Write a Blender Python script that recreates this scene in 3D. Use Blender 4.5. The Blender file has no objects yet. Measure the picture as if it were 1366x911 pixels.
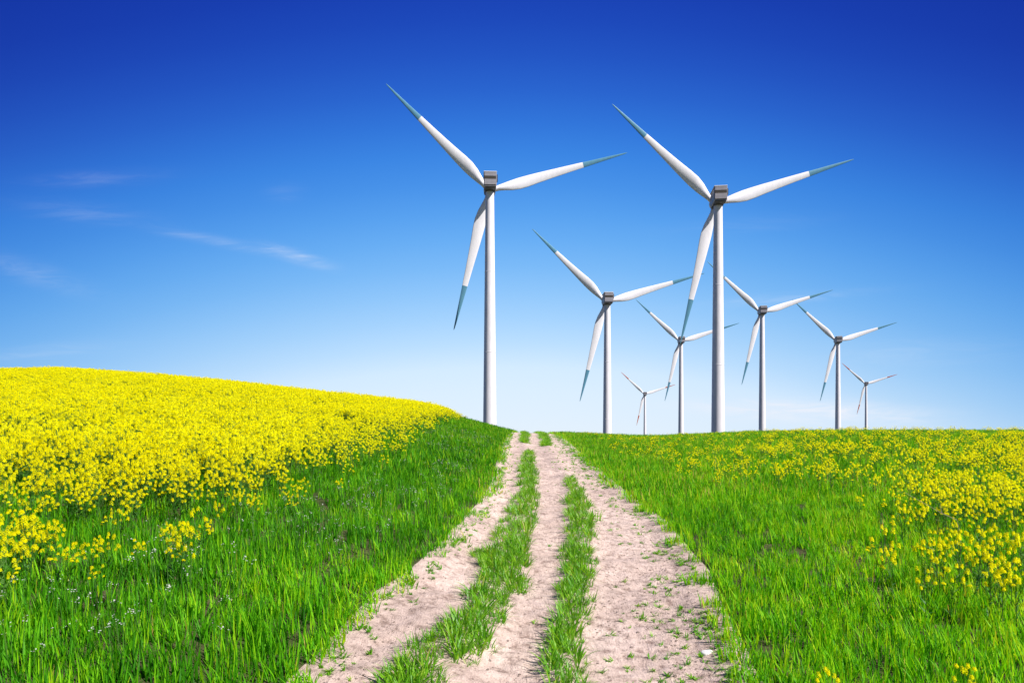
import bpy, bmesh, math, random
import numpy as np
from mathutils import Vector, Matrix, Euler

R = math.radians
rng = np.random.default_rng(7)
random.seed(7)
sc = bpy.context.scene
col = sc.collection

# ------------------------------------------------------------------ tagging
def tag(o, label=None, cat=None, group=None, kind=None):
    if label: o['label'] = label
    if cat: o['category'] = cat
    if group: o['group'] = group
    if kind: o['kind'] = kind
    return o

def empty(name, loc=(0, 0, 0), rz=0.0):
    o = bpy.data.objects.new(name, None)
    o.empty_display_size = 0.3
    col.objects.link(o)
    o.location = loc
    o.rotation_euler = (0, 0, rz)
    return o

def mesh_from(name, verts, faces, mats=(), mat_idx=None, smooth=False):
    me = bpy.data.meshes.new(name)
    me.from_pydata([tuple(v) for v in verts], [], [tuple(int(i) for i in f) for f in faces])
    for m in mats: me.materials.append(m)
    if mat_idx is not None:
        me.polygons.foreach_set('material_index', np.asarray(mat_idx, dtype=np.int32))
    if smooth:
        me.polygons.foreach_set('use_smooth', np.ones(len(me.polygons), dtype=bool))
    me.update()
    return me

def link(name, me, parent=None):
    o = bpy.data.objects.new(name, me)
    col.objects.link(o)
    if parent is not None: o.parent = parent
    return o

# ------------------------------------------------------------------ material helpers
def new_mat(name):
    m = bpy.data.materials.new(name)
    m.use_nodes = True
    nt = m.node_tree
    for n in list(nt.nodes): nt.nodes.remove(n)
    out = nt.nodes.new('ShaderNodeOutputMaterial')
    return m, nt, out

def N(nt, typ, **kw):
    n = nt.nodes.new(typ)
    for k, v in kw.items():
        if k == 'inp':
            for kk, vv in v.items(): n.inputs[kk].default_value = vv
        else:
            setattr(n, k, v)
    return n

def ramp(nt, stops, fac=None, mode='LINEAR'):
    n = nt.nodes.new('ShaderNodeValToRGB')
    cr = n.color_ramp
    cr.interpolation = mode
    while len(cr.elements) > 1: cr.elements.remove(cr.elements[-1])
    cr.elements[0].position = stops[0][0]; cr.elements[0].color = (*stops[0][1], 1)
    for p, c in stops[1:]:
        e = cr.elements.new(p); e.color = (*c, 1)
    if fac is not None: nt.links.new(fac, n.inputs[0])
    return n

def math_n(nt, op, a, b=None, clamp=False):
    n = nt.nodes.new('ShaderNodeMath'); n.operation = op; n.use_clamp = clamp
    for i, v in enumerate((a, b)):
        if v is None: continue
        if isinstance(v, (int, float)): n.inputs[i].default_value = v
        else: nt.links.new(v, n.inputs[i])
    return n.outputs[0]

def mix_col(nt, fac, a, b, blend='MIX'):
    n = nt.nodes.new('ShaderNodeMix'); n.data_type = 'RGBA'; n.blend_type = blend
    for i, v in ((0, fac), (6, a), (7, b)):
        if isinstance(v, (int, float)): n.inputs[i].default_value = v
        elif isinstance(v, tuple): n.inputs[i].default_value = (*v, 1)
        else: nt.links.new(v, n.inputs[i])
    return n.outputs[2]

def noise(nt, vec, scale, detail=4, rough=.55, dist=0.0):
    n = nt.nodes.new('ShaderNodeTexNoise')
    n.inputs['Scale'].default_value = scale
    n.inputs['Detail'].default_value = detail
    n.inputs['Roughness'].default_value = rough
    n.inputs['Distortion'].default_value = dist
    if vec is not None: nt.links.new(vec, n.inputs['Vector'])
    return n.outputs['Fac']

# ------------------------------------------------------------------ terrain
EYE = 2.2
F = 910.67
_tab = [(-600, 512), (-200, 502), (0, 502), (80, 500), (200, 509), (300, 518.5), (400, 530), (500, 541), (560, 548.5),
        (600, 555.5), (640, 566), (665, 573), (685, 577.5), (720, 578.5), (760, 580), (860, 584.5), (930, 582),
        (1000, 578.5), (1100, 577), (1366, 577), (1900, 579)]
_u = np.linspace(-1.4, 1.4, 1401)
_e = np.interp(_u, [(x - 683) / F for x, _ in _tab], [(586 - y) / F for _, y in _tab])
_k = np.exp(-0.5 * (np.arange(-30, 31) / 6.0) ** 2); _k /= _k.sum()
_e = np.convolve(np.pad(_e, 30, mode='edge'), _k, mode='valid')

def terrain(X, Y):
    """height of the hill: a slope climbing away from the track's foot, rounding over at its crest some 60 m on"""
    X = np.asarray(X, float); Y = np.asarray(Y, float)
    u = X / np.maximum(Y, 6.0)
    e = np.interp(u, _u, _e)
    yc = np.interp(u, [-.75, -.1, .05, .75], [76, 60, 58, 60])
    z = (e + 2 * EYE / yc) * Y - EYE * Y * Y / yc ** 2
    lo = -26.0
    k = 6.0
    return np.where(z > lo + 40, z, lo + k * np.logaddexp(0, (z - lo) / k))

def vnoise(X, Y, s, seed=0):
    """smooth value noise 0..1"""
    X = np.asarray(X, float) / s + seed * 17.31; Y = np.asarray(Y, float) / s + seed * 9.77
    xi = np.floor(X).astype(np.int64); yi = np.floor(Y).astype(np.int64)
    fx = X - xi; fy = Y - yi
    fx = fx * fx * (3 - 2 * fx); fy = fy * fy * (3 - 2 * fy)
    def h(a, b):
        v = np.sin(a * 127.1 + b * 311.7 + seed * 74.7) * 43758.5453
        return v - np.floor(v)
    return (h(xi, yi) * (1 - fx) + h(xi + 1, yi) * fx) * (1 - fy) + (h(xi, yi + 1) * (1 - fx) + h(xi + 1, yi + 1) * fx) * fy

# edges of the dirt track and of its two grass strips, metres (distance along the track : lateral)
def edge(pts):
    ys = np.array([p[1] for p in pts]); xs = np.array([p[0] for p in pts])
    return lambda Y: np.interp(Y, ys, xs)
XL = edge([(-1.7, 2.0), (-1.40, 4.0), (-1.26, 5.02), (-1.20, 5.49), (-1.13, 6.26), (-.95, 6.93), (-.85, 7.56), (-.71, 8.61), (-.55, 10.38),
           (-.43, 11.95), (-.30, 14.89), (-.27, 19.96), (-.22, 29.85), (-.02, 42), (.24, 55), (.4, 75)])
XR = edge([(1.45, 2.0), (1.6, 4.0), (1.70, 5.22), (1.92, 6.72), (2.16, 7.99), (2.26, 9.54), (2.40, 11.27), (2.36, 12.88), (2.3, 16.98),
           (2.4, 25.17), (3.0, 46.7), (3.4, 58), (3.6, 75)])
S1L = edge([(-1.0, 4.0), (-.84, 4.81), (-.67, 5.7), (-.49, 7.08), (-.36, 8.68), (-.14, 10.97), (.06, 13.58), (.21, 19), (.40, 23.6), (.31, 31.5), (.54, 44.7), (.8, 75)])
S1R = edge([(-.30, 4.0), (-.16, 5.23), (.06, 6.8), (.25, 8.29), (.39, 10.1), (.51, 12.65), (.69, 17.1), (.74, 21.9), (.84, 31.9), (1.2, 43.8), (1.5, 75)])
S2L = edge([(.1, 4.0), (.23, 5.08), (.35, 6.05), (.51, 7.25), (.77, 9.58), (.92, 11.84), (1.22, 15.6), (1.15, 26.9), (1.7, 45), (1.85, 58), (2, 75)])
S2R = edge([(.38, 4.0), (.51, 5.1), (.66, 6.23), (1.0, 7.75), (1.27, 9.5), (1.48, 12.27), (1.58, 16.2), (1.8, 29.9), (2.4, 45), (2.83, 55), (3, 75)])

def on_track(X, Y, m=0.0):
    return (X > XL(Y) - m) & (X < XR(Y) + m)

def track_relief(X, Y):
    """ruts pressed into the bare lanes, grass strips a little proud"""
    c1 = (S1L(Y) + S1R(Y)) / 2; w1 = (S1R(Y) - S1L(Y)) / 2
    c2 = (S2L(Y) + S2R(Y)) / 2; w2 = (S2R(Y) - S2L(Y)) / 2
    g = np.exp(-((X - c1) / w1) ** 2 * 1.2) + np.exp(-((X - c2) / w2) ** 2 * 1.2)
    lump = (vnoise(X, Y, .35, 1) - .5) * .05 + (vnoise(X, Y, .12, 2) - .5) * .026 + (vnoise(X, Y, .05, 3) - .5) * .01
    return -.035 + .05 * np.clip(g, 0, 1) + lump

def ground_z(X, Y):
    X = np.asarray(X, float); Y = np.asarray(Y, float)
    z = terrain(X, Y)
    d = np.minimum(X - XL(Y), XR(Y) - X)            # >0 inside the track
    ins = np.clip(d / .25, 0, 1) * (Y < 74)
    return z + ins * track_relief(X, Y)

# ------------------------------------------------------------------ ground materials
def dirt_material():
    m, nt, out = new_mat('pale_track_dirt')
    tc = N(nt, 'ShaderNodeTexCoord'); v = tc.outputs['Object']
    n1 = noise(nt, v, .9, 5, .6)
    n2 = noise(nt, v, 9, 6, .65)
    n3 = noise(nt, v, 60, 4, .7)
    mp = N(nt, 'ShaderNodeMapping', inp={'Scale': (9, 2.2, 6)}); nt.links.new(v, mp.inputs[0])
    n4 = noise(nt, mp.outputs[0], 2.2, 5, .7, .8)
    c = ramp(nt, [(.3, (.46, .355, .31)), (.5, (.60, .465, .405)), (.72, (.68, .54, .475))], n1).outputs[0]
    c2 = ramp(nt, [(.34, (.42, .37, .35)), (.47, (.88, .86, .85)), (.62, (1.07, 1.06, 1.06))], n2).outputs[0]
    c = mix_col(nt, .85, c, c2, 'MULTIPLY')
    c3 = ramp(nt, [(.32, (.25, .22, .22)), (.43, (.90, .89, .88)), (.66, (1.08, 1.07, 1.06))], n3).outputs[0]
    c = mix_col(nt, .55, c, c3, 'MULTIPLY')
    c4 = ramp(nt, [(.34, (.62, .58, .57)), (.5, (1, 1, 1))], n4).outputs[0]
    c = mix_col(nt, .5, c, c4, 'MULTIPLY')
    bs = N(nt, 'ShaderNodeBsdfPrincipled', inp={'Roughness': .95, 'Specular IOR Level': .15})
    nt.links.new(c, bs.inputs['Base Color'])
    h = math_n(nt, 'ADD', math_n(nt, 'MULTIPLY', n2, .6), math_n(nt, 'MULTIPLY', n3, .35))
    h = math_n(nt, 'ADD', h, math_n(nt, 'MULTIPLY', n4, .4))
    b = N(nt, 'ShaderNodeBump', inp={'Strength': 1.0, 'Distance': .04})
    nt.links.new(h, b.inputs['Height']); nt.links.new(b.outputs[0], bs.inputs['Normal'])
    nt.links.new(bs.outputs[0], out.inputs[0])
    return m

def soil_material():
    m, nt, out = new_mat('field_soil')
    tc = N(nt, 'ShaderNodeTexCoord'); v = tc.outputs['Object']
    n1 = noise(nt, v, .4, 5, .6); n2 = noise(nt, v, 22, 4, .7)
    c = ramp(nt, [(.3, (.045, .055, .02)), (.55, (.07, .075, .03)), (.75, (.10, .085, .045))], n1).outputs[0]
    c2 = ramp(nt, [(.3, (.5, .5, .5)), (.6, (1.15, 1.15, 1.1))], n2).outputs[0]
    c = mix_col(nt, .9, c, c2, 'MULTIPLY')
    bs = N(nt, 'ShaderNodeBsdfPrincipled', inp={'Roughness': 1.0, 'Specular IOR Level': .1})
    nt.links.new(c, bs.inputs['Base Color'])
    b = N(nt, 'ShaderNodeBump', inp={'Strength': .8, 'Distance': .04})
    nt.links.new(n2, b.inputs['Height']); nt.links.new(b.outputs[0], bs.inputs['Normal'])
    nt.links.new(bs.outputs[0], out.inputs[0])
    return m

M_DIRT = dirt_material(); M_SOIL = soil_material()

def grid_mesh(name, xs_of_y, ys, zf, mats):
    nr = len(ys)
    V = []
    for y in ys:
        xs = xs_of_y(y)
        V.append(np.stack([xs, np.full_like(xs, y), zf(xs, np.full_like(xs, y))], 1))
    nc = len(V[0]); V = np.concatenate(V)
    i = np.arange((nr - 1) * nc).reshape(nr - 1, nc)[:, :-1].ravel()
    Fc = np.stack([i, i + 1, i + 1 + nc, i + nc], 1)
    return mesh_from(name, V, Fc, mats, smooth=True)

# ground: one sheet, fine near the track and reaching the horizon
gx = np.concatenate([-np.geomspace(6000, 30, 50)[:-1], np.linspace(-30, -6, 60)[:-1], np.linspace(-6, 6, 90)[:-1], np.linspace(6, 60, 90)[:-1], np.geomspace(60, 6000, 45)])
gy = np.concatenate([-np.geomspace(1500, 20, 20)[:-1], np.linspace(-20, 2, 30)[:-1], np.linspace(2, 14, 90)[:-1], np.linspace(14, 100, 170)[:-1], np.geomspace(100, 9000, 60)])
def ground_sheet(X, Y):
    Yc = np.maximum(Y, -30)
    z = terrain(X, Yc)
    d = np.minimum(X - XL(Y), XR(Y) - X)
    return z - .16 * np.clip((d + .12) / .2, 0, 1) * ((Y > 1.5) & (Y < 75))
g = link('ground', grid_mesh('ground', lambda y: gx, gy, ground_sheet, [M_SOIL]))
tag(g, 'green brown soil of the hillside under the crops', 'ground', kind='structure')

# dirt track, a strip over the hill with its ruts modelled
ty = np.concatenate([np.geomspace(2.0, 20, 380)[:-1], np.geomspace(20, 72, 150)])
tt = np.linspace(0, 1, 100)
def track_x(y): return XL(y) - .35 + (XR(y) - XL(y) + .7) * tt
def track_z(X, Y):
    d = np.minimum(X - XL(Y), XR(Y) - X)
    return ground_z(X, Y) + .004 - .10 * np.clip((-d - .13) / .2, 0, 1)
t = link('dirt_track', grid_mesh('dirt_track', track_x, ty, track_z, [M_DIRT]))
tag(t, 'pale pinkish bare earth farm track with three wheel lanes running up to the crest', 'track', kind='structure')

# ------------------------------------------------------------------ plant materials
def leaf_material(name, stops, trans=.35, rough=.5, spec=.22):
    """stops: colour over the blade's own random value plus its clump's tint"""
    m, nt, out = new_mat(name)
    a1 = N(nt, 'ShaderNodeAttribute', attribute_name='var')
    a2 = N(nt, 'ShaderNodeAttribute', attribute_name='tint'); a2.attribute_type = 'INSTANCER'
    f = math_n(nt, 'ADD', math_n(nt, 'MULTIPLY', a1.outputs['Fac'], .55), math_n(nt, 'MULTIPLY', a2.outputs['Fac'], .45))
    c = ramp(nt, stops, f).outputs[0]
    bs = N(nt, 'ShaderNodeBsdfPrincipled', inp={'Roughness': rough, 'Specular IOR Level': spec})
    nt.links.new(c, bs.inputs['Base Color'])
    tr = N(nt, 'ShaderNodeBsdfTranslucent')
    ct = mix_col(nt, 1.0, c, (1.2, 1.15, .45), 'MULTIPLY')
    nt.links.new(ct, tr.inputs['Color'])
    mx = N(nt, 'ShaderNodeMixShader', inp={0: trans})
    nt.links.new(bs.outputs[0], mx.inputs[1]); nt.links.new(tr.outputs[0], mx.inputs[2])
    nt.links.new(mx.outputs[0], out.inputs[0])
    return m

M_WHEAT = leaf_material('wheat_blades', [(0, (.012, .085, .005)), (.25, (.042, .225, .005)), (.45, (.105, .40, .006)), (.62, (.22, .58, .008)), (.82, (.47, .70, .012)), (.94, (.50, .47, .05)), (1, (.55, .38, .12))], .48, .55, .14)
M_TURF = leaf_material('turf_blades', [(0, (.035, .16, .008)), (.4, (.105, .34, .01)), (.75, (.25, .50, .016)), (.92, (.36, .42, .06)), (1, (.52, .43, .18))], .45, .42, .4)
M_STEM = leaf_material('rape_stem', [(0, (.05, .15, .03)), (.5, (.09, .21, .03)), (.85, (.15, .24, .04)), (1, (.18, .11, .06))], .25)
M_PETAL = leaf_material('rape_petals', [(0, (.91, .83, .0)), (.5, (.95, .92, .0)), (1, (.96, .95, .03))], .6, .6, .15)
M_WHITE = leaf_material('weed_petals', [(0, (.62, .6, .58)), (1, (.72, .7, .7))], .3)
M_DRY = leaf_material('dry_straw', [(0, (.34, .27, .16)), (1, (.48, .40, .28))], .2)

# ------------------------------------------------------------------ plant shapes
class Soup:
    """vertices and faces with a random value per piece and a material index"""
    def __init__(s): s.v = []; s.f = []; s.var = []; s.m = []; s.n = 0
    def add(s, verts, faces, var, mi=0):
        s.v.append(np.asarray(verts, float)); s.var.append(np.full(len(verts), var))
        s.f += [tuple(i + s.n for i in f) for f in faces]; s.m += [mi] * len(faces); s.n += len(verts)
    def mesh(s, name, mats):
        V = np.concatenate(s.v)
        me = mesh_from(name, V, s.f, mats, s.m)
        a = me.attributes.new('var', 'FLOAT', 'POINT')
        a.data.foreach_set('value', np.concatenate(s.var).astype(np.float32))
        return me

def blade(s, base, h, az, lean, curl, w, var, mi=0, seg=4, twist=0.0):
    """one grass blade: a tapering ribbon that leans and curls over"""
    d = np.array([math.cos(az), math.sin(az), 0.0]); p = np.array(base, float)
    V = []; ang = lean
    for i in range(seg + 1):
        t = i / seg
        wa = az + math.pi / 2 + twist * t
        side = np.array([math.cos(wa), math.sin(wa), 0.0])
        ww = w * (0.75 + 0.5 * t if t < .4 else max(.95 * (1 - ((t - .4) / .6) ** 1.6), 0.04)) / 2
        V += [p - side * ww, p + side * ww]
        p = p + (d * math.sin(ang) + np.array([0, 0, math.cos(ang)])) * h / seg
        ang += curl / seg
    s.add(V, [(2 * i, 2 * i + 1, 2 * i + 3, 2 * i + 2) for i in range(seg)], var, mi)

def wheat_clump(seed, n, rad, hmin, hmax, w, lean=.16, curl=.55):
    r = random.Random(seed); s = Soup()
    for _ in range(n):
        a = r.uniform(0, 2 * math.pi); q = rad * math.sqrt(r.random())
        var = min(.95, max(0, r.gauss(.42, .27)))
        if r.random() < .035: var = 1.25
        blade(s, (q * math.cos(a), q * math.sin(a), -.02), r.uniform(hmin, hmax), r.uniform(0, 2 * math.pi),
              abs(r.gauss(0, lean)), abs(r.gauss(0, curl)) , w * r.uniform(.7, 1.25), var, 0, 4, r.uniform(-1.2, 1.2))
    return s

def turf_tuft(seed, n, rad, hmin, hmax, w):
    r = random.Random(seed); s = Soup()
    for _ in range(n):
        a = r.uniform(0, 2 * math.pi); q = rad * r.random()
        var = min(1, max(0, r.gauss(.45, .22)))
        if r.random() < .07: var = 1.0
        blade(s, (q * math.cos(a), q * math.sin(a), -.01), r.uniform(hmin, hmax), a + r.gauss(0, .6),
              r.uniform(.15, 1.0), r.uniform(.2, 1.1), w * r.uniform(.7, 1.3), var, 0, 4, r.uniform(-.6, .6))
    return s

def tube(s, pts, r0, r1, var, mi=0, sides=4):
    pts = [np.asarray(p, float) for p in pts]; V = []
    for i, p in enumerate(pts):
        d = pts[min(i + 1, len(pts) - 1)] - pts[max(i - 1, 0)]; d /= np.linalg.norm(d) + 1e-9
        a = np.cross(d, (0.3, .9, .1)); a /= np.linalg.norm(a) + 1e-9; b = np.cross(d, a)
        rr = r0 + (r1 - r0) * i / (len(pts) - 1)
        V += [p + rr * (math.cos(k * 2 * math.pi / sides) * a + math.sin(k * 2 * math.pi / sides) * b) for k in range(sides)]
    Fc = [(i * sides + k, i * sides + (k + 1) % sides, (i + 1) * sides + (k + 1) % sides, (i + 1) * sides + k) for i in range(len(pts) - 1) for k in range(sides)]
    s.add(V, Fc, var, mi)

def flower(s, p, nrm, size, var, mi, r):
    nrm = np.asarray(nrm, float); nrm /= np.linalg.norm(nrm)
    a = np.cross(nrm, (r.uniform(-1, 1), r.uniform(-1, 1), .3)); a /= np.linalg.norm(a) + 1e-9; b = np.cross(nrm, a)
    p = np.asarray(p, float)
    for k in range(4):
        th = k * math.pi / 2; d = math.cos(th) * a + math.sin(th) * b; e = -math.sin(th) * a + math.cos(th) * b
        s.add([p, p + d * size * .6 + e * size * .42 + nrm * size * .15, p + d * size + nrm * size * .22, p + d * size * .6 - e * size * .42 + nrm * size * .15],
              [(0, 1, 2, 3)], min(1, max(0, var + r.uniform(-.25, .25))), mi)

def rape_plant(seed, H, nb, spread, nf=21, fs=.0142, stem_mi=0, pet_mi=1):
    """returns (stem soup, blossom soup): a branching stalk with leaves, domed heads of four-petalled flowers"""
    r = random.Random(seed); st = Soup(); bl = Soup()
    bend = np.array([r.uniform(-.06, .06), r.uniform(-.06, .06), 0])
    def main(t): return np.array([0, 0, H * t]) + bend * t * t
    sv = 1.0 if r.random() < .15 else r.uniform(.2, .8)
    tube(st, [main(t) for t in (-.03, .3, .6, .9)], .006, .003, sv, stem_mi)
    tips = [(main(.9), main(1.0))]
    for k in range(nb):
        t = r.uniform(.34, .80); a = k * 2.4 + r.uniform(-.5, .5)
        p0 = main(t); out_ = np.array([math.cos(a), math.sin(a), 0]) * spread * r.uniform(.5, 1.1)
        p2 = np.array([p0[0] + out_[0], p0[1] + out_[1], H * r.uniform(.66, 1.0)])
        p1 = p0 * .5 + p2 * .5 + out_ * .25
        tube(st, [p0, p1, p2], .0035, .002, sv, stem_mi, 3)
        tips.append((p1, p2))
    for k in range(r.randint(4, 6)):
        t = r.uniform(.12, .6)
        blade(st, main(t), r.uniform(.09, .2), r.uniform(0, 6.28), r.uniform(.7, 1.1), r.uniform(.3, 1.1), r.uniform(.02, .04), r.uniform(0, .5), stem_mi, 3)
    for p1, p2 in tips:
        up = p2 - p1; up /= np.linalg.norm(up) + 1e-9; up = up * .4 + np.array([0, 0, .6])
        L = r.uniform(.035, .075); Rr = r.uniform(.015, .025)
        tube(st, [p2, p2 + up * L], .002, .0015, .5, stem_mi, 3)
        n = int(nf * r.uniform(.7, 1.2))
        for i in range(n):
            q = (i + .5) / n; a = i * 2.4
            rr = Rr * (1.1 - .75 * q ** 2); d = np.array([math.cos(a), math.sin(a), 0])
            flower(bl, p2 + up * L * (q * 1.15) + d * rr, d * (1 - q * .8) + np.array([0, 0, .35 + q]), fs * r.uniform(.8, 1.2), .5, pet_mi, r)
        bud = p2 + up * L * 1.2
        tube(st, [bud - up * .012, bud + up * .006], .006, .003, .7, stem_mi, 4)
    return st, bl

def weed_shape(seed):
    r = random.Random(seed); s = Soup()
    for k in range(r.randint(3, 5)):
        a = r.uniform(0, 6.28); H = r.uniform(.24, .36); q = r.uniform(.0, .1)
        top = np.array([math.cos(a) * (q + .03), math.sin(a) * (q + .03), H])
        tube(s, [np.array([math.cos(a) * q, math.sin(a) * q, 0]), top], .0022, .0015, .4, 0, 3)
        for j in range(r.randint(2, 5)):
            flower(s, top + np.array([r.gauss(0, .012), r.gauss(0, .012), r.uniform(-.02, .012)]), (r.gauss(0, .4), r.gauss(0, .4), 1), .006, .5, 1, r)
    return s

def rosette(seed):
    """low flat weed on the bare earth"""
    r = random.Random(seed); s = Soup()
    for k in range(r.randint(9, 16)):
        blade(s, (r.gauss(0, .012), r.gauss(0, .012), 0), r.uniform(.03, .08), r.uniform(0, 6.28), r.uniform(.7, 1.35), r.uniform(-.1, .5), r.uniform(.006, .013), r.uniform(.2, .85), 0, 3)
    return s

def clod(seed):
    r = random.Random(seed); bm = bmesh.new()
    bmesh.ops.create_icosphere(bm, subdivisions=1, radius=1)
    for v in bm.verts: v.co = v.co * r.uniform(.65, 1.15); v.co.z *= .6
    me = bpy.data.meshes.new('clod'); bm.to_mesh(me); bm.free()
    return me

# ------------------------------------------------------------------ scattering (stuff only)
def scatter_object(name, pts, rot, scl, idx, tint, protos, label, cat, kind='stuff'):
    me = bpy.data.meshes.new(name)
    me.vertices.add(len(pts)); me.vertices.foreach_set('co', np.asarray(pts, np.float32).ravel())
    for nm, ty_, arr in (('rot', 'FLOAT_VECTOR', rot), ('scl', 'FLOAT_VECTOR', scl)):
        a = me.attributes.new(nm, ty_, 'POINT'); a.data.foreach_set('vector', np.asarray(arr, np.float32).ravel())
    a = me.attributes.new('idx', 'INT', 'POINT'); a.data.foreach_set('value', np.asarray(idx, np.int32))
    a = me.attributes.new('tint', 'FLOAT', 'POINT'); a.data.foreach_set('value', np.asarray(tint, np.float32))
    me.update()
    o = link(name, me)
    ng = bpy.data.node_groups.new(name + '_scatter', 'GeometryNodeTree')
    ng.interface.new_socket('Geometry', in_out='INPUT', socket_type='NodeSocketGeometry')
    ng.interface.new_socket('Geometry', in_out='OUTPUT', socket_type='NodeSocketGeometry')
    gi = ng.nodes.new('NodeGroupInput'); go = ng.nodes.new('NodeGroupOutput')
    iop = ng.nodes.new('GeometryNodeInstanceOnPoints')
    ng.links.new(gi.outputs[0], iop.inputs['Points'])
    join = ng.nodes.new('GeometryNodeJoinGeometry')
    for i, pm in enumerate(reversed(protos)):
        po = bpy.data.objects.new(pm.name, pm)      # shape source only, never linked into the scene
        oi = ng.nodes.new('GeometryNodeObjectInfo'); oi.inputs['Object'].default_value = po
        oi.inputs['As Instance'].default_value = True
        ng.links.new(oi.outputs['Geometry'], join.inputs[0])
    ng.links.new(join.outputs[0], iop.inputs['Instance'])
    iop.inputs['Pick Instance'].default_value = True
    def attr(nm, dt):
        n = ng.nodes.new('GeometryNodeInputNamedAttribute'); n.data_type = dt; n.inputs['Name'].default_value = nm
        return n.outputs['Attribute']
    ng.links.new(attr('idx', 'INT'), iop.inputs['Instance Index'])
    ng.links.new(attr('rot', 'FLOAT_VECTOR'), iop.inputs['Rotation'])
    ng.links.new(attr('scl', 'FLOAT_VECTOR'), iop.inputs['Scale'])
    ng.links.new(iop.outputs[0], go.inputs[0])
    md = o.modifiers.new('scatter', 'NODES'); md.node_group = ng
    tag(o, label, cat, kind=kind)
    return o

def jittered(y0, y1, cell, u0=-.92, u1=.92, pad=1.5):
    """points of a jittered grid between two distances, wide enough for the view and a step aside"""
    xs = np.arange(u0 * y1 - pad, u1 * y1 + pad, cell); ys = np.arange(y0, y1, cell)
    X, Y = np.meshgrid(xs, ys); X = X.ravel(); Y = Y.ravel()
    X = X + rng.uniform(-.5, .5, X.size) * cell * 1.3; Y = Y + rng.uniform(-.5, .5, Y.size) * cell * 1.3
    k = (X > u0 * Y - pad) & (X < u1 * Y + pad)
    return X[k], Y[k]

# ---- where rapeseed grows
_bl_y = np.array([3.0, 4.3, 5.0, 5.9, 6.9, 8.2, 10.4, 14.2, 22.5, 32.2, 50, 90])
_bl_x = np.array([-3.7, -3.5, -3.4, -3.3, -2.75, -2.3, -2.0, -1.85, -2.2, -2.5, -3.3, -5.4])
_bd_x = np.array([-6.2, -5.9, -5.7, -5.5, -5.0, -4.5, -4.3, -4.0, -4.1, -4.4, -5.4, -7.8])
def rape_left(X, Y):
    """0 in the grass, rising to 1 in the dense crop"""
    a = np.interp(Y, _bl_y, _bl_x); b = np.interp(Y, _bl_y, _bd_x)
    f = np.clip((a - X) / np.maximum(a - b, .2), 0, 1.0)
    front = np.clip((Y - 4.6 - .25 * np.clip(-X - 3.2, 0, 3)) / 3.2, 0, 1)
    patch = vnoise(X, Y, .9, 5)
    near = np.clip((9 - Y) / 4, 0, 1)
    f = f ** 1.7 * np.clip(front, 0, 1)
    f = np.clip(f * (1 - near * .65 * (patch < .55)), 0, 1)
    f = f * (.40 + .60 * np.clip((vnoise(X, Y, 1.7, 14) * .6 + vnoise(X, Y, .6, 15) * .4 - .22) / .25, 0, 1))
    for cx, cy, cr, d in ((-3.95, 5.55, .34, .9), (-4.35, 6.0, .4, .9), (-3.42, 6.15, .26, .9), (-4.1, 5.15, .25, .6), (-4.75, 5.75, .4, .7), (-3.1, 6.5, .2, .5), (-2.85, 5.85, .12, .8), (-3.7, 6.6, .3, .6), (-3.5, 5.3, .2, .3)):
        f = np.maximum(f, d * np.exp(-((X - cx) ** 2 + (Y - cy) ** 2) / cr ** 2))
    return f
def rape_right(X, Y):
    u = X / np.maximum(Y, 1)
    big = np.clip((u - .52) / .15, 0, 1) * np.clip((Y - 5.2) / 2.6, 0, 1) * np.where(Y > 20, np.clip((u - .62) / .1, .15, 1), 1)
    mid = np.clip((u - .40) / .14, 0, 1) * np.clip((Y - 8.0) / 4, 0, 1) * .17
    band = np.clip((X - XR(Y) - 1.1) / 1.4, 0, 1) * np.clip((Y - 11.5) / 5, 0, 1) * .66 * np.clip(1.3 - u * .7, .4, 1)
    patch = vnoise(X, Y, 2.2, 8) * .6 + vnoise(X, Y, .8, 9) * .4
    f = np.maximum(np.maximum(big * 1.0, mid), band) * np.interp(Y, [0, 16, 26, 40, 60], [1, 1, .5, .16, .05]) * .62
    return f * np.clip((patch - .25) / .35, .12, 1)

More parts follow.
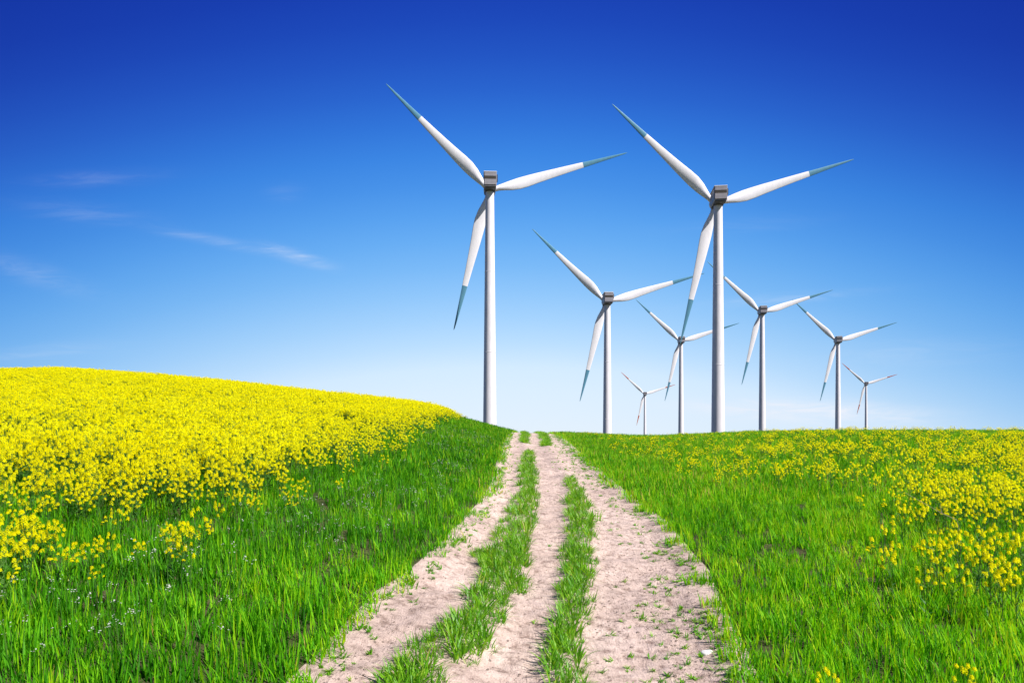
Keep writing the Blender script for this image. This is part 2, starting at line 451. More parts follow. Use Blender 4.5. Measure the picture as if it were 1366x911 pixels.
# ---- wheat
bands = [(2.7, 7, .135, 0), (7, 13, .17, 0), (13, 24, .24, 1), (24, 42, .34, 1), (42, 90, .55, 2)]
P = []; RT = []; SC = []; IX = []; TI = []
for y0, y1, cell, lod in bands:
    X, Y = jittered(y0, y1, cell)
    edge_n = (vnoise(X, Y, .3, 11) - .5) * .26 + (vnoise(X, Y, .11, 16) - .5) * .12
    left = X < XL(Y) - .02 + edge_n
    right = X > XR(Y) + .02 + edge_n
    k = left | right
    rl = rape_left(X, Y)
    k &= ~((rl > .8) & (rng.random(X.size) < .35))
    k &= ~((vnoise(X, Y, .22, 13) < .17) & (rng.random(X.size) < .8))       # small bare gaps in the crop
    X = X[k]; Y = Y[k]; left = left[k]; rl = rl[k]
    d = np.where(left, XL(Y) - X, X - XR(Y))
    h = np.where(left, np.clip(.45 + d * 1.5, .45, 1.0), np.clip(.78 + d * .8, .78, 1.0)) * (.66 + .66 * vnoise(X, Y, .6, 3)) * np.where(left, 1.0, .98)
    h *= np.clip(1.05 - .25 * (vnoise(X, Y, 3.0, 6) > .72), .6, 2)
    wide = [1.0, 1.25, 1.9][lod]
    n = X.size
    P.append(np.stack([X, Y, ground_z(X, Y) - .01], 1))
    # wind leans the crop: away from the track on both sides further up
    lean = np.where(left, .14, -.05) * np.clip((Y - 6) / 20, 0, 1)
    RT.append(np.stack([rng.normal(0, .07, n), rng.normal(0, .07, n) + lean, rng.uniform(0, 6.283, n)], 1))
    hs = h * rng.uniform(.85, 1.15, n)
    SC.append(np.stack([wide * np.ones(n), wide * np.ones(n), hs], 1))
    IX.append(rng.integers(0, 4, n) + (0 if lod == 0 else 4))
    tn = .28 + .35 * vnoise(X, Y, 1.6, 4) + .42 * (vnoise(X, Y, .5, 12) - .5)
    tn += np.where(left, -.04, .27) + .55 * np.clip(.32 - d, 0, .32) / .32 * np.where(left, 1, .5)  # backlit look put into the tint: right bank yellower than left; edges yellower too
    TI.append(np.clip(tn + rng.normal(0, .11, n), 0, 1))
protos = [wheat_clump(10 + i, 24, .10, .12, .27, .0115).mesh('wheat_near', [M_WHEAT]) for i in range(4)]
protos += [wheat_clump(30 + i, 28, .17, .13, .28, .0135).mesh('wheat_far', [M_WHEAT]) for i in range(4)]
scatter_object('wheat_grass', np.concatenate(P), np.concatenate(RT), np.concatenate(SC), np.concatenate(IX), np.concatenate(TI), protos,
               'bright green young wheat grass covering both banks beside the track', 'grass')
print('wheat', sum(len(p) for p in P))

# ---- turf strips between the wheel lanes
P = []; RT = []; SC = []; IX = []; TI = []
for y0, y1, cell in ((3.2, 9, .075), (9, 18, .10), (18, 34, .14), (34, 62, .2)):
    xs = np.arange(-2, 3.2, cell); ys = np.arange(y0, y1, cell)
    X, Y = np.meshgrid(xs, ys); X = X.ravel(); Y = Y.ravel()
    X = X + rng.uniform(-.7, .7, X.size) * cell; Y = Y + rng.uniform(-.7, .7, Y.size) * cell
    pn = vnoise(X, Y, .42, 21) * .5 + vnoise(X, Y, .17, 22) * .5
    cm = np.zeros(X.size)
    for a, b, lo_, hi_ in ((S1L, S1R, 24.5, 30), (S2L, S2R, 16.2, 28.5)):
        yy_ = 3.3
        while yy_ < y1 + 1:
            wq = float(b(yy_) - a(yy_)) / 2; cq = float(a(yy_) + b(yy_)) / 2
            h1 = vnoise(yy_, cq * 3, .13, 61); h2 = vnoise(yy_, cq * 5, .11, 62); h3 = vnoise(yy_, cq, .12, 63); h4 = vnoise(yy_, cq * 2, .1, 64)
            near_ = max(0.0, min(1.0, (10 - yy_) / 6))
            if not (lo_ < yy_ < hi_) or h4 > .92:
                if h1 > .15 + .17 * near_:
                    rr = (.09 + .15 * h3) * (.65 + wq * 1.3); cx_ = cq + (h2 - .5) * 2.1 * max(wq - rr * .45, .03)
                    m_ = np.abs(Y - yy_) < .7
                    dd = np.hypot(X[m_] - cx_, (Y[m_] - yy_) * .75) / rr
                    cm[m_] = np.maximum(cm[m_], 1 - dd)
            yy_ += .062 + .0022 * yy_
    ins = np.clip(cm * 1.9, 0, 1)
    k = (cm > .06 + .35 * (1 - pn) * rng.random(X.size)) & on_track(X, Y)
    X = X[k]; Y = Y[k]; ins = ins[k]; pn = pn[k]; n = X.size
    P.append(np.stack([X, Y, ground_z(X, Y)], 1))
    RT.append(np.stack([rng.normal(0, .12, n), rng.normal(0, .12, n), rng.uniform(0, 6.283, n)], 1))
    hs = (.5 + .65 * pn) * np.clip(ins + .25, .5, 1.05) * rng.uniform(.65, 1.25, n)
    wf = 1.0 if y0 < 18 else 1.6
    SC.append(np.stack([hs * wf, hs * wf, hs], 1))
    IX.append(rng.integers(0, 5, n)); TI.append(np.clip(rng.normal(.64, .2, n) + .3 * (pn - .5), 0, 1))
protos = [turf_tuft(50 + i, 15, .045, .09, .22, .0118).mesh('turf_tuft', [M_TURF]) for i in range(5)]
scatter_object('track_grass', np.concatenate(P), np.concatenate(RT), np.concatenate(SC), np.concatenate(IX), np.concatenate(TI), protos,
               'tufted grass growing in two strips between the wheel lanes', 'grass')
print('turf', sum(len(p) for p in P))

# ---- low weeds on the bare earth, thickest along the right edge
X = rng.uniform(-2, 3, 42000); Y = 3.2 + 40 * rng.random(42000) ** 1.6
dr = XR(Y) - X; dl = X - XL(Y)
pr = np.exp(-np.clip(dr, 0, 9) / .28) * .75 * (vnoise(X, Y, .3, 31) > .40) + np.exp(-np.clip(dl, 0, 9) / .10) * .5 + .006 * (vnoise(X, Y, .5, 32) > .5)
k = on_track(X, Y) & (rng.random(X.size) < pr)
X = X[k]; Y = Y[k]; n = X.size
s_ = rng.uniform(.45, 1.25, n) * np.where(Y > 15, 1.3, 1)
scatter_object('track_weeds', np.stack([X, Y, ground_z(X, Y) + .004], 1), np.stack([rng.normal(0, .1, n), rng.normal(0, .1, n), rng.uniform(0, 6.28, n)], 1),
               np.stack([s_, s_, s_], 1), rng.integers(0, 4, n), np.clip(rng.normal(.55, .2, n), 0, 1),
               [rosette(70 + i).mesh('rosette', [M_TURF]) for i in range(4)], 'small low weeds dotted over the bare earth and right track edge', 'weeds')

# ---- crumbs of earth on the track
X = rng.uniform(-2, 3, 60000); Y = 3.0 + 22 * rng.random(60000) ** 1.5
k = on_track(X, Y, -.02) & (rng.random(X.size) < .15 + .5 * (vnoise(X, Y, .6, 41) > .55) + .5 * (XR(Y) - X < .5))
X = X[k]; Y = Y[k]; n = X.size
s_ = .0025 + .013 * rng.random(n) ** 5 + .005 * rng.random(n)
cl = [clod(90 + i) for i in range(4)]
for c in cl: c.materials.append(M_DIRT)
scatter_object('dirt_crumbs', np.stack([X, Y, ground_z(X, Y) + .004], 1), rng.uniform(0, 6.28, (n, 3)) * np.array([.1, .1, 1]),
               np.stack([s_, s_, s_], 1), rng.integers(0, 4, n), rng.random(n), cl, 'loose crumbs of dry earth on the track', 'dirt')

# ---- tiny white weed flowers in the grass by the left crop
X = rng.uniform(-14, 1, 9000); Y = rng.uniform(4.2, 26, 9000)
dd = np.interp(Y, _bl_y, _bl_x) - X
pr = np.exp(-((dd + .5) / 1.0) ** 2) * .38 * (vnoise(X, Y, 1.1, 51) > .35)
k = (X < XL(Y) - .4) & (rng.random(X.size) < pr)
X = X[k]; Y = Y[k]; n = X.size
s_ = rng.uniform(.85, 1.2, n)
scatter_object('white_wildflowers', np.stack([X, Y, ground_z(X, Y)], 1), np.stack([rng.normal(0, .08, n), rng.normal(0, .08, n), rng.uniform(0, 6.28, n)], 1),
               np.stack([s_, s_, s_], 1), rng.integers(0, 4, n), rng.random(n) * .6, [weed_shape(110 + i).mesh('weed', [M_STEM, M_WHITE]) for i in range(4)],
               'tiny white wildflowers speckling the grass below the left rapeseed crop', 'wildflowers')

# ---- rapeseed: every plant's place first, then the nearest 300 in view as things, the rest as one crop
PX = []; PY = []; PS = []; PI = []
for y0, y1, cell in ((3.4, 12, .17), (12, 24, .215), (24, 45, .29), (45, 92, .42)):
    X, Y = jittered(y0, y1, cell)
    dens = np.where(X < XL(Y), rape_left(X, Y), rape_right(X, Y) * (.8 if y0 < 20 else 1))
    dens = np.where(on_track(X, Y, .45), 0, dens)
    k = rng.random(X.size) < dens
    X = X[k]; Y = Y[k]; n = X.size
    lf = X < XL(Y)
    s_ = np.where(lf, np.clip(.66 + .34 * rape_left(X, Y), .6, 1) * np.clip(.60 + (Y - 4) * .03, .60, .80), np.clip(.62 - (Y - 5) * .004, .42, .62) * np.clip((X / np.maximum(Y, 1) - .3) * 2 + .75, .75, 1.08)) * rng.uniform(.82, 1.14, n)
    PX.append(X); PY.append(Y); PS.append(s_); PI.append(rng.integers(0, 6, n))
PX = np.concatenate(PX); PY = np.concatenate(PY); PS = np.concatenate(PS); PI = np.concatenate(PI)
# solitary plants seen in front of the crop
solo = [(-2.81, 5.78, .70, 0, 'rapeseed plant standing alone in the left grass, nearest of that side to the track', None),
        (2.85, 4.25, .50, 3, 'lone low rapeseed plant in the wheat grass at the lower right corner', None),
        (1.95, 4.16, .46, 4, 'lone small rapeseed plant in grass just right of the white stone by the track', None),
        (5.23, 13.34, .66, 1, 'rapeseed plant standing apart on the right slope, left of the scattered flower patch', None)]
rp = [rape_plant(200 + i, [.86, .78, .92, .7, .82, .88][i], [9, 7, 11, 8, 10, 9][i], [.14, .12, .18, .13, .17, .15][i]) for i in range(6)]
both = []
for st, bl in rp:
    s = Soup(); s.v = st.v + bl.v; s.var = st.var + bl.var; s.m = st.m + bl.m
    s.f = list(st.f) + [tuple(i + st.n for i in f) for f in bl.f]; s.n = st.n + bl.n
    both.append(s.mesh('rapeseed', [M_STEM, M_PETAL]))
uu = PX / PY
pix = 586 - F * (ground_z(PX, PY) + .5 - EYE) / PY
vis = (np.abs(uu) < .73) & (pix < 905)
order = np.argsort(np.where(vis, PY, 1e9))[:300 - len(solo)]
single = np.zeros(PX.size, bool); single[order] = True
rest = ~single; n = int(rest.sum())
far = np.clip((PY[rest] - 9) / 50, 0, 1)
ss = PS[rest]
scatter_object('rapeseed_crop', np.stack([PX[rest], PY[rest], ground_z(PX[rest], PY[rest])], 1),
               np.stack([rng.normal(0, .07, n), rng.normal(0, .07, n), rng.uniform(0, 6.28, n)], 1),
               np.stack([ss * (1 + 1.5 * far), ss * (1 + 1.5 * far), ss], 1), PI[rest], rng.random(n), both,
               'dense yellow flowering rapeseed crop over the left hill and patches on the right', 'rapeseed crop')
print('rape', n, 'singles', len(order))
stem_me = [st.mesh('rapeseed_stem', [M_STEM]) for st, bl in rp]
for bl in (b for _, b in rp): bl.m = [0] * len(bl.m)
bloom_me = [bl.mesh('rapeseed_blossom', [M_PETAL]) for st, bl in rp]
def place_rape(x, y, s, i, label, group):
    o = empty('rapeseed_plant', (x, y, float(ground_z(x, y))), rng.uniform(0, 6.28))
    o.rotation_euler.x = rng.normal(0, .06); o.rotation_euler.y = rng.normal(0, .06)
    o.scale = (s, s, s)
    tag(o, label, 'plant', group)
    link('stem', stem_me[i], o)
    link('blossom', bloom_me[i], o)
    return o
for x, y, s, i, lab, grp in solo:
    place_rape(x, y, s, i, lab, 'rapeseed plants standing in front of the crops')
for j in order:
    x, y = float(PX[j]), float(PY[j])
    if x < XL(y):
        lab = 'yellow rapeseed plant in the loose front fringe of the left crop, above the wheat grass'
        grp = 'rapeseed plants in the front fringe of the left field'
    else:
        lab = 'yellow rapeseed plant in the scattered patch growing in the right field'
        grp = 'rapeseed plants in the front of the right field'
    place_rape(x, y, float(PS[j]), int(PI[j]), lab, grp)

# ---- white stone, dead stalk
def stone_mesh():
    bm = bmesh.new(); bmesh.ops.create_icosphere(bm, subdivisions=3, radius=1); r = random.Random(3)
    for v in bm.verts:
        n = 1 + .16 * math.sin(v.co.x * 2.3 + .6) * math.cos(v.co.y * 2.9) + .08 * math.sin(v.co.x * 5 + v.co.y * 4)
        v.co = Vector((v.co.x * .055 * n, v.co.y * .034 * n, max(-.4, min(.55, v.co.z)) * .028))
    me = bpy.data.meshes.new('stone'); bm.to_mesh(me); bm.free()
    m, nt, out = new_mat('pale_limestone')
    tc = N(nt, 'ShaderNodeTexCoord')
    c = ramp(nt, [(.3, (.42, .41, .40)), (.6, (.66, .65, .63))], noise(nt, tc.outputs['Object'], 25, 5)).outputs[0]
    bs = N(nt, 'ShaderNodeBsdfPrincipled', inp={'Roughness': .85}); nt.links.new(c, bs.inputs['Base Color']); nt.links.new(bs.outputs[0], out.inputs[0])
    me.materials.append(m)
    for p in me.polygons: p.use_smooth = True
    return me
o = link('stone', stone_mesh()); o.location = (1.58, 5.55, float(ground_z(1.58, 5.55)) + .012); o.rotation_euler = (.1, -.12, .35)
tag(o, 'flat white stone lying on the bare earth at the right edge of the track', 'stone')
s = Soup(); z0 = float(ground_z(5.35, 8.3))
tube(s, [(0, 0, 0), (.01, .0, .2), (-.01, .01, .40), (-.03, .02, .50)], .004, .003, .2)
tube(s, [(-.03, .02, .5), (-.16, .1, .57), (-.34, .3, .72), (-.44, .4, .80)], .0035, .002, .8)
tube(s, [(-.16, .1, .57), (-.12, .2, .66)], .003, .002, .6)
o = link('dead_stalk', s.mesh('dead_stalk', [M_DRY])); o.location = (5.45, 8.3, z0)
tag(o, 'pale broken dead stalk leaning among the rapeseed of the right field', 'stalk')

# ------------------------------------------------------------------ wind turbines
def paint(name, base, rough=.4, var=.08, spec=.4, scale=1.2):
    m, nt, out = new_mat(name)
    tc = N(nt, 'ShaderNodeTexCoord')
    mp = N(nt, 'ShaderNodeMapping', inp={'Scale': (1, 1, .25)}); nt.links.new(tc.outputs['Object'], mp.inputs[0])
    n1 = noise(nt, mp.outputs[0], scale, 5, .6)
    c = ramp(nt, [(.3, tuple(v * (1 - var) for v in base)), (.7, tuple(min(1, v * (1 + var * .6)) for v in base))], n1).outputs[0]
    bs = N(nt, 'ShaderNodeBsdfPrincipled', inp={'Roughness': rough, 'Specular IOR Level': spec})
    nt.links.new(c, bs.inputs['Base Color']); nt.links.new(bs.outputs[0], out.inputs[0])
    return m
M_TOWER = paint('tower_paint', (.74, .71, .76), .45, .10)
M_BLADE = paint('blade_paint', (.88, .85, .89), .4)
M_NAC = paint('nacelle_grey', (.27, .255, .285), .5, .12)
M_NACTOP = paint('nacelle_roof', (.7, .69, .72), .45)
M_DARK = paint('vent_dark', (.035, .028, .022), .6)
M_BELLY = paint('belly_grey', (.13, .12, .15), .6)
M_TEAL = paint('tip_teal', (.115, .30, .43), .4)
M_ORANGE = paint('tip_orange', (.55, .10, .02), .45)

def blade_section(r, chord, thick, twist, n=16):
    """closed loop at span r (local: x chordwise in the rotor plane, y along the axle, z along the blade)"""
    pts = []
    for k in range(n):
        a = 2 * math.pi * k / n
        cx = math.cos(a); sy = math.sin(a)
        x = cx * chord / 2
        sharp = (1 - .55 * max(0, -cx) ** 2) if chord > thick * 1.15 else 1
        y = sy * thick / 2 * sharp
        pts.append((x * math.cos(twist) - y * math.sin(twist), x * math.sin(twist) + y * math.cos(twist), r))
    return pts
# span, chord, thickness, twist, chord offset
ST = [(1.0, 1.5, 1.5, .30, 0), (2.6, 1.5, 1.4, .30, -.02), (4.2, 1.95, 1.2, .28, -.12), (6.2, 2.65, .95, .25, -.26), (8.6, 3.05, .8, .21, -.34), (11, 2.95, .68, .18, -.30),
      (14, 2.62, .56, .14, -.2), (18, 2.2, .45, .1, -.13), (22.5, 1.78, .35, .07, -.08), (27.2, 1.38, .28, .04, -.05), (27.2, 1.38, .28, .04, -.05), (32, .95, .2, .02, -.02), (36.5, .58, .13, 0, 0), (39.3, .30, .08, 0, 0), (40, .10, .04, 0, 0)]
def loft(stations, name, mat, ang):
    V = []; n = 16
    for r, c, th, tw, off in stations:
        if r > 3: c *= 1.1
        for x, y, z in blade_section(r, c, th, tw): V.append((x + off, y, z))
    Fc = [(i * n + k, i * n + (k + 1) % n, (i + 1) * n + (k + 1) % n, (i + 1) * n + k) for i in range(len(stations) - 1) for k in range(n)]
    # blade points along angle ang (seen from behind, anticlockwise from +x)
    ca, sa = math.cos(ang), math.sin(ang)
    # local z -> (ca,0,sa); local x (leading edge) -> (-sa,0,ca)
    W = [(z * ca - x * sa, y, z * sa + x * ca) for x, y, z in V]
    return mesh_from(name, W, Fc, [mat], smooth=True)

def box(bm, x0, x1, y0, y1, z0, z1):
    vs = [bm.verts.new(p) for p in ((x0, y0, z0), (x1, y0, z0), (x1, y1, z0), (x0, y1, z0), (x0, y0, z1), (x1, y0, z1), (x1, y1, z1), (x0, y1, z1))]
    for f in ((0, 3, 2, 1), (4, 5, 6, 7), (0, 1, 5, 4), (1, 2, 6, 5), (2, 3, 7, 6), (3, 0, 4, 7)): bm.faces.new([vs[i] for i in f])
def prism(profile, y0, y1, y0s=1.0, y1s=1.0):
    """extrude an (x,z) profile along y"""
    bm = bmesh.new(); n = len(profile)
    a = [bm.verts.new((x * y0s, y0, z * y0s)) for x, z in profile]; b = [bm.verts.new((x * y1s, y1, z * y1s)) for x, z in profile]
    for i in range(n): bm.faces.new((a[i], a[(i + 1) % n], b[(i + 1) % n], b[i]))
    bm.faces.new(a[::-1]); bm.faces.new(b)
    bmesh.ops.recalc_face_normals(bm, faces=bm.faces)
    return bm
def bm_obj(name, bm, mat, parent, bevel=0.0, smooth=False):
    if bevel:
        bmesh.ops.bevel(bm, geom=[e for e in bm.edges], offset=bevel, segments=2, affect='EDGES', profile=.5)
    me = bpy.data.meshes.new(name); bm.to_mesh(me); bm.free(); me.materials.append(mat)
    if smooth:
        for p in me.polygons: p.use_smooth = True
    return link(name, me, parent)

def lathe(profile, n=40, axis='z'):
    V = []; Fc = []
    for r, h in profile:
        for k in range(n):
            a = 2 * math.pi * k / n
            V.append((r * math.cos(a), r * math.sin(a), h) if axis == 'z' else (r * math.cos(a), h, r * math.sin(a)))
    m = len(profile)
    for i in range(m - 1):
        for k in range(n): Fc.append((i * n + k, i * n + (k + 1) % n, (i + 1) * n + (k + 1) % n, (i + 1) * n + k))
    Fc += [tuple(range(n - 1, -1, -1)), tuple(range((m - 1) * n, m * n))]
    return V, Fc

ROTOR_Y = 4.4
def tower_mesh(H):
    """tapered steel tube with faint flange joints; origin at the nacelle height"""
    L = H - 1.95
    def rad(d): return 1.16 + .0105 * d
    n = 24
    prof = [(rad(L - L * i / n), L * i / n) for i in range(n + 1)]
    V, Fc = lathe(prof, 64)
    Fc = Fc[:-2]
    for d in (22, 44, 66, 88):          # flange joints: thin rings standing a little proud
        if d > L - 3: continue
        r = rad(d); V2, F2 = lathe([(r - .02, L - d - .1), (r + .012, L - d - .09), (r + .012, L - d + .09), (r - .02, L - d + .1)], 64)
        Fc += [tuple(i + len(V) for i in f) for f in F2[:-2]]; V += V2
    me = mesh_from('tower', V, Fc, [M_TOWER], smooth=True)
    return me

def top_parts(parent, H, tip_mat, phase=R(15)):
    """nacelle, hub and blades, with the rotor axle at height H"""
    prof = [(-1.62, -.55), (-1.12, -1.95), (1.12, -1.95), (1.62, -.55), (1.62, 1.45), (1.42, 1.72), (-1.42, 1.72), (-1.62, 1.45)]
    prof = [(-1.60, -1.62), (-1.45, -1.85), (1.45, -1.85), (1.60, -1.62), (1.62, 1.45), (1.42, 1.68), (-1.42, 1.68), (-1.62, 1.45)]
    bm = prism(prof, -3.9, 3.0)
    # slimmer towards the rotor
    for v in bm.verts:
        if v.co.y > 2: v.co.x *= .9; v.co.z *= .93
    nac = bm_obj('nacelle', bm, M_NAC, parent, .06); nac.location.z = H + .15; nac.scale = (1.08, 1.0, 1.08)
    bm = bmesh.new(); box(bm, -1.62, 1.62, -4.02, 2.7, 1.66, 1.86)
    bm_obj('roof_cap', bm, M_NACTOP, nac, .05)
    bm = bmesh.new(); box(bm, -1.46, 1.46, -4.06, -3.88, .62, 1.5); bm_obj('rear_panel', bm, M_NAC, nac, .04)
    bm = bmesh.new(); box(bm, -1.46, 1.46, -4.06, -3.88, -1.5, -.12); bm_obj('rear_panel', bm, M_NAC, nac, .04)
    bm = bmesh.new(); box(bm, -1.44, 1.44, -4.0, -3.87, -.09, .59); bm_obj('rear_vent', bm, M_DARK, nac)
    bm = bmesh.new(); box(bm, 1.60, 1.86, -3.7, -2.2, -.35, 1.15); bm_obj('side_vent', bm, M_DARK, nac, .03)
    bm = bmesh.new(); box(bm, -1.35, 1.35, -3.75, -1.5, -2.02, -1.80); bm_obj('belly_hatch', bm, M_BELLY, nac, .03)
    bm = bmesh.new(); box(bm, -1.30, 1.30, 1.45, 2.8, -2.0, -1.72); bm_obj('front_hatch', bm, M_BELLY, nac, .03)
    V, Fc = lathe([(1.2, -2.15), (1.3, -2.0), (1.3, -1.75)], 32)
    me = mesh_from('yaw_collar', V, Fc, [M_BELLY], smooth=True); link('yaw_collar', me, nac)
    V, Fc = lathe([(1.25, -1.6), (1.55, -1.1), (1.62, 0), (1.5, .8), (1.1, 1.5), (.5, 1.95), (.1, 2.05)], 32, 'y')
    hub = link('hub', mesh_from('hub', V, Fc, [M_NACTOP], smooth=True), parent); hub.location = (0, ROTOR_Y, H)
    for a in (15.0, 135.0, 255.0):
        an = R(a)
        b = link('blade', loft(ST[:10], 'blade', M_BLADE, an), parent); b.location = (0, ROTOR_Y, H)
        link('blade_tip', loft(ST[10:], 'blade_tip', tip_mat, an), b)

def copy_children(src, dst, dz, tip_mat=None):
    for ch in list(src.children):
        if ch.name.split('.')[0] == 'tower': continue
        c = ch.copy(); col.objects.link(c); c.parent = dst; c.location.z = ch.location.z + dz
        for g_ in list(ch.children):
            d = g_.copy()
            if tip_mat is not None and g_.name.startswith('blade_tip'):
                d.data = g_.data.copy(); d.data.materials[0] = tip_mat
            col.objects.link(d); d.parent = c

# hub centre in the photo (for its bearing and height), rotor radius in the same units -> distance
TURB = [   # hub centre (bearing and height), distance, nacelle bearing, rotor plane bearing, blade angle
    (652.8, 254.2, 191.4, -3.5, -1.2, 0.2, M_TEAL, 'tall white wind turbine with teal blade tips, leftmost, beside the foot of the yellow hill'),
    (953.9, 272.1, 192.7, 6.1, 1.1, 2.2, M_TEAL, 'tall white wind turbine with teal blade tips, the largest over the right field'),
    (807.8, 402.8, 266.7, -1.0, -0.6, 1.1, M_TEAL, 'mid sized white wind turbine with teal tips just right of the track top'),
    (906.9, 455.4, 447.1, 3.9, 1.5, 2.0, M_TEAL, 'small white wind turbine with teal tips, its hub crossed by a nearer turbine blade'),
    (1014.5, 416.9, 368.8, 8.8, 1.2, 2.2, M_TEAL, 'medium white wind turbine with teal tips right of the largest right hand tower'),
    (1115.7, 455.1, 443.6, 13.1, 2.2, 2.3, M_TEAL, 'small white wind turbine with teal tips, rightmost of the teal tipped ones'),
    (859.5, 525.6, 846.2, 1.6, 1.1, 2.0, M_ORANGE, 'tiny distant white wind turbine with orange tips between two teal tipped turbines'),
    (1154.3, 512.1, 873.9, 14.7, 8.0, 2.2, M_ORANGE, 'tiny distant white wind turbine with orange tips at the right end of the row'),
]
TILT = R(6)
first = None
for hx, hy, D, nyaw, ryaw, ph, tipm, lab in TURB:
    hub = Vector(((hx - 683) / F * D, D, EYE + (586 - hy) / F * D))
    nose = Vector((math.sin(R(nyaw)), math.cos(R(nyaw)), 0))
    base = hub - nose * ROTOR_Y
    zb = float(terrain(base.x, base.y)) - .3
    H = hub.z - zb
    o = empty('wind_turbine', (base.x, base.y, zb), -R(nyaw))
    tag(o, lab, 'wind turbine', 'wind turbines on and behind the crest')
    link('tower', tower_mesh(H), o)
    if first is None:
        top_parts(o, H, tipm); first = (o, H)
    else:
        copy_children(first[0], o, H - first[1], None if tipm is M_TEAL else tipm)
    rot = (Matrix.Rotation(-R(ryaw - nyaw), 4, 'Z') @ Matrix.Rotation(TILT, 4, 'X') @ Matrix.Rotation(-R(ph), 4, 'Y')).to_euler()
    for ch in o.children:
        if ch.name.split('.')[0] in ('hub', 'blade'): ch.rotation_euler = rot

# ------------------------------------------------------------------ sky and sun
EXPO = .68
SUN_AZ, SUN_EL = 123.0, 46.0                      # clockwise from straight ahead: behind the camera, to the right
w = bpy.data.worlds.new('World'); sc.world = w; w.use_nodes = True
nt = w.node_tree
bg = nt.nodes['Background']
sky = N(nt, 'ShaderNodeTexSky'); sky.sky_type = 'NISHITA'; sky.sun_disc = False
sky.sun_elevation = R(SUN_EL); sky.sun_rotation = R(SUN_AZ)
sky.air_density = 1; sky.dust_density = .5; sky.ozone_density = 2
tc = N(nt, 'ShaderNodeTexCoord')
sep = N(nt, 'ShaderNodeSeparateXYZ'); nt.links.new(tc.outputs['Generated'], sep.inputs[0])
x, y, z = sep.outputs
# sky: deeper blue higher up, vignette darkening put into its colour off straight ahead
hl = math_n(nt, 'SQRT', math_n(nt, 'ADD', math_n(nt, 'MULTIPLY', x, x), math_n(nt, 'MULTIPLY', y, y)))
caz = math_n(nt, 'DIVIDE', y, math_n(nt, 'MAXIMUM', hl, .001))
fade = math_n(nt, 'MULTIPLY', math_n(nt, 'ADD', caz, .4), 1.4, True)
side = math_n(nt, 'MULTIPLY', fade, math_n(nt, 'MINIMUM', math_n(nt, 'MULTIPLY', math_n(nt, 'SUBTRACT', 1.0, caz), .7), .30))
sv = math_n(nt, 'ADD', z, side)
KS = [0, .1, .2, .3, .4, .55, .7, 1.0]
KC = np.log(np.array([(.79, .89, .985), (.69, .855, 1.04), (.31, .60, .985), (.115, .392, .90), (.0365, .220, .762), (.0085, .051, .455), (.0035, .022, .33), (.010, .04, .30)]))
stops = []
for p in list(np.arange(0, .71, .035)) + [.8, 1.0]:
    stops.append((float(p), tuple(float(math.exp(np.interp(p, KS, KC[:, k]))) / 1.2 for k in range(3))))
rt = ramp(nt, stops, sv)
gain = math_n(nt, 'MAXIMUM', math_n(nt, 'SUBTRACT', 1.0, math_n(nt, 'MULTIPLY', math_n(nt, 'SUBTRACT', 1.0, caz), .4)), .45)
vg = N(nt, 'ShaderNodeVectorMath', operation='SCALE'); nt.links.new(rt.outputs[0], vg.inputs[0])
nt.links.new(math_n(nt, 'MULTIPLY', gain, 1.2 * 10 / 2 ** EXPO), vg.inputs['Scale'])
skyc = mix_col(nt, .988, sky.outputs[0], vg.outputs[0])
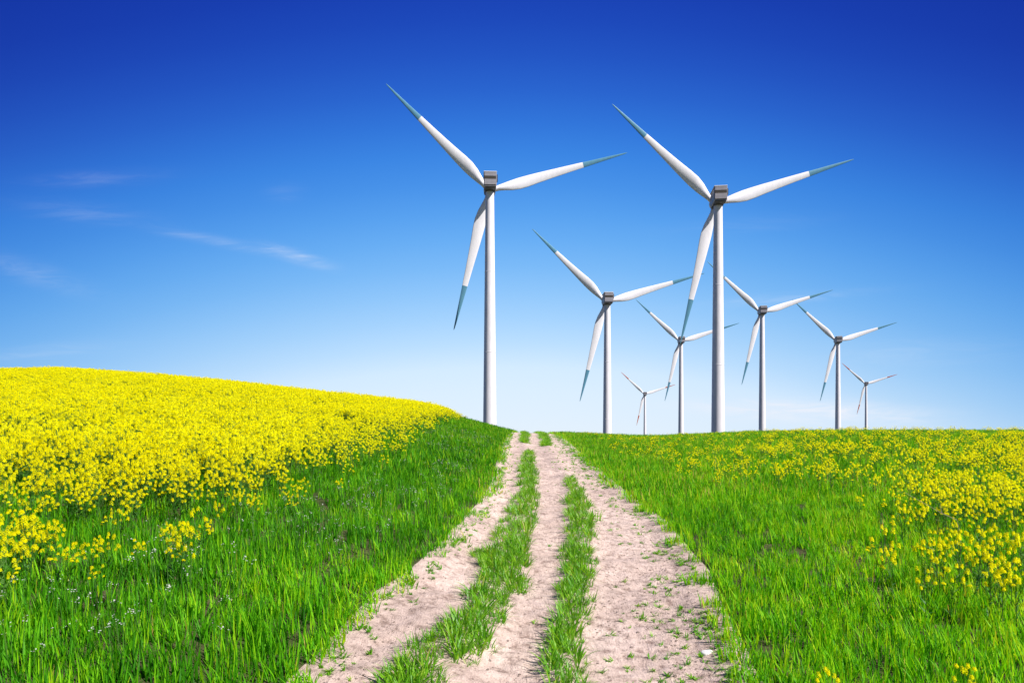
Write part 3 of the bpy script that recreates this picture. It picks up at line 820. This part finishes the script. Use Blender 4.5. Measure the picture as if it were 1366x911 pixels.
# thin cirrus wisps, fixed to bearings of the sky
yy = math_n(nt, 'MAXIMUM', y, .05)
pu = math_n(nt, 'DIVIDE', x, yy); pt = math_n(nt, 'DIVIDE', z, yy)
cmb = N(nt, 'ShaderNodeCombineXYZ'); nt.links.new(pu, cmb.inputs[0]); nt.links.new(pt, cmb.inputs[1])
mp = N(nt, 'ShaderNodeMapping', inp={'Rotation': (0, 0, R(16)), 'Scale': (7, 42, 1)}); nt.links.new(cmb.outputs[0], mp.inputs[0])
cn = N(nt, 'ShaderNodeMapRange', inp={1: .40, 2: .66, 3: 0.0, 4: 1.0})
cnn = noise(nt, mp.outputs[0], 1.3, 9, .66, 1.1); nt.links.new(cnn, cn.inputs[0]); cn = cn.outputs[0]
total = None
for px, py, a, lx, ly, amp in ((395, 342, -17, 36, 7, .50), (300, 324, -11, 90, 6, .20), (130, 238, 3, 70, 9, .10), (110, 284, -6, 80, 12, .09), (45, 365, -18, 70, 14, .14), (60, 470, 5, 90, 10, .16),
                               (1090, 550, -2, 120, 13, 1.3), (1010, 541, -1, 80, 7, .7), (1000, 300, 4, 90, 10, .05), (1050, 398, 5, 100, 6, .18), (380, 258, 0, 22, 10, .07), (1230, 470, 2, 120, 16, .12)):
    cu, ct = (px - 683) / F, (586 - py) / F
    ca, sa = math.cos(R(a)), math.sin(R(a))
    du = math_n(nt, 'SUBTRACT', pu, cu); dt = math_n(nt, 'SUBTRACT', pt, ct)
    p_ = math_n(nt, 'DIVIDE', math_n(nt, 'ADD', math_n(nt, 'MULTIPLY', du, ca), math_n(nt, 'MULTIPLY', dt, sa)), lx / F)
    q_ = math_n(nt, 'DIVIDE', math_n(nt, 'SUBTRACT', math_n(nt, 'MULTIPLY', dt, ca), math_n(nt, 'MULTIPLY', du, sa)), ly / F)
    e_ = math_n(nt, 'ADD', math_n(nt, 'MULTIPLY', p_, p_), math_n(nt, 'MULTIPLY', q_, q_))
    g_ = math_n(nt, 'MULTIPLY', math_n(nt, 'EXPONENT', math_n(nt, 'MULTIPLY', e_, -1.0)), amp)
    total = g_ if total is None else math_n(nt, 'ADD', total, g_)
cf = math_n(nt, 'MULTIPLY', math_n(nt, 'MULTIPLY', total, math_n(nt, 'ADD', math_n(nt, 'MULTIPLY', cn, .75), .25)), math_n(nt, 'GREATER_THAN', y, .06), True)
skyc = mix_col(nt, cf, skyc, (5.2, 5.5, 6.1))
nt.links.new(skyc, bg.inputs[0]); bg.inputs[1].default_value = .1

sl = bpy.data.lights.new('sun', 'SUN'); sl.energy = 5.0; sl.angle = R(.5); sl.color = (1, .965, .91)
so = bpy.data.objects.new('sun', sl); col.objects.link(so)
sd = Vector((math.sin(R(SUN_AZ)) * math.cos(R(SUN_EL)), math.cos(R(SUN_AZ)) * math.cos(R(SUN_EL)), math.sin(R(SUN_EL))))
so.rotation_euler = sd.to_track_quat('Z', 'Y').to_euler(); so.location = sd * 60

# ------------------------------------------------------------------ camera
cam = bpy.data.cameras.new('camera'); co = bpy.data.objects.new('camera', cam); col.objects.link(co)
co.location = (0, 0, EYE); co.rotation_euler = (R(90), 0, 0)
cam.lens = 24; cam.sensor_width = 36; cam.shift_y = (586 - 455.5) / 1366
cam.clip_start = .05; cam.clip_end = 20000
sc.camera = co
sc.view_settings.view_transform = 'Standard'; sc.view_settings.look = 'None'
sc.view_settings.exposure = EXPO; sc.view_settings.gamma = 1
sc.render.engine = 'CYCLES'
sc.cycles.max_bounces = 6; sc.cycles.diffuse_bounces = 3; sc.cycles.transmission_bounces = 4; sc.cycles.glossy_bounces = 2
sc.cycles.use_denoising = True
sc.cycles.denoiser = 'OPENIMAGEDENOISE'
sc.cycles.denoising_input_passes = 'RGB_ALBEDO_NORMAL'
sc.cycles.denoising_prefilter = 'ACCURATE'
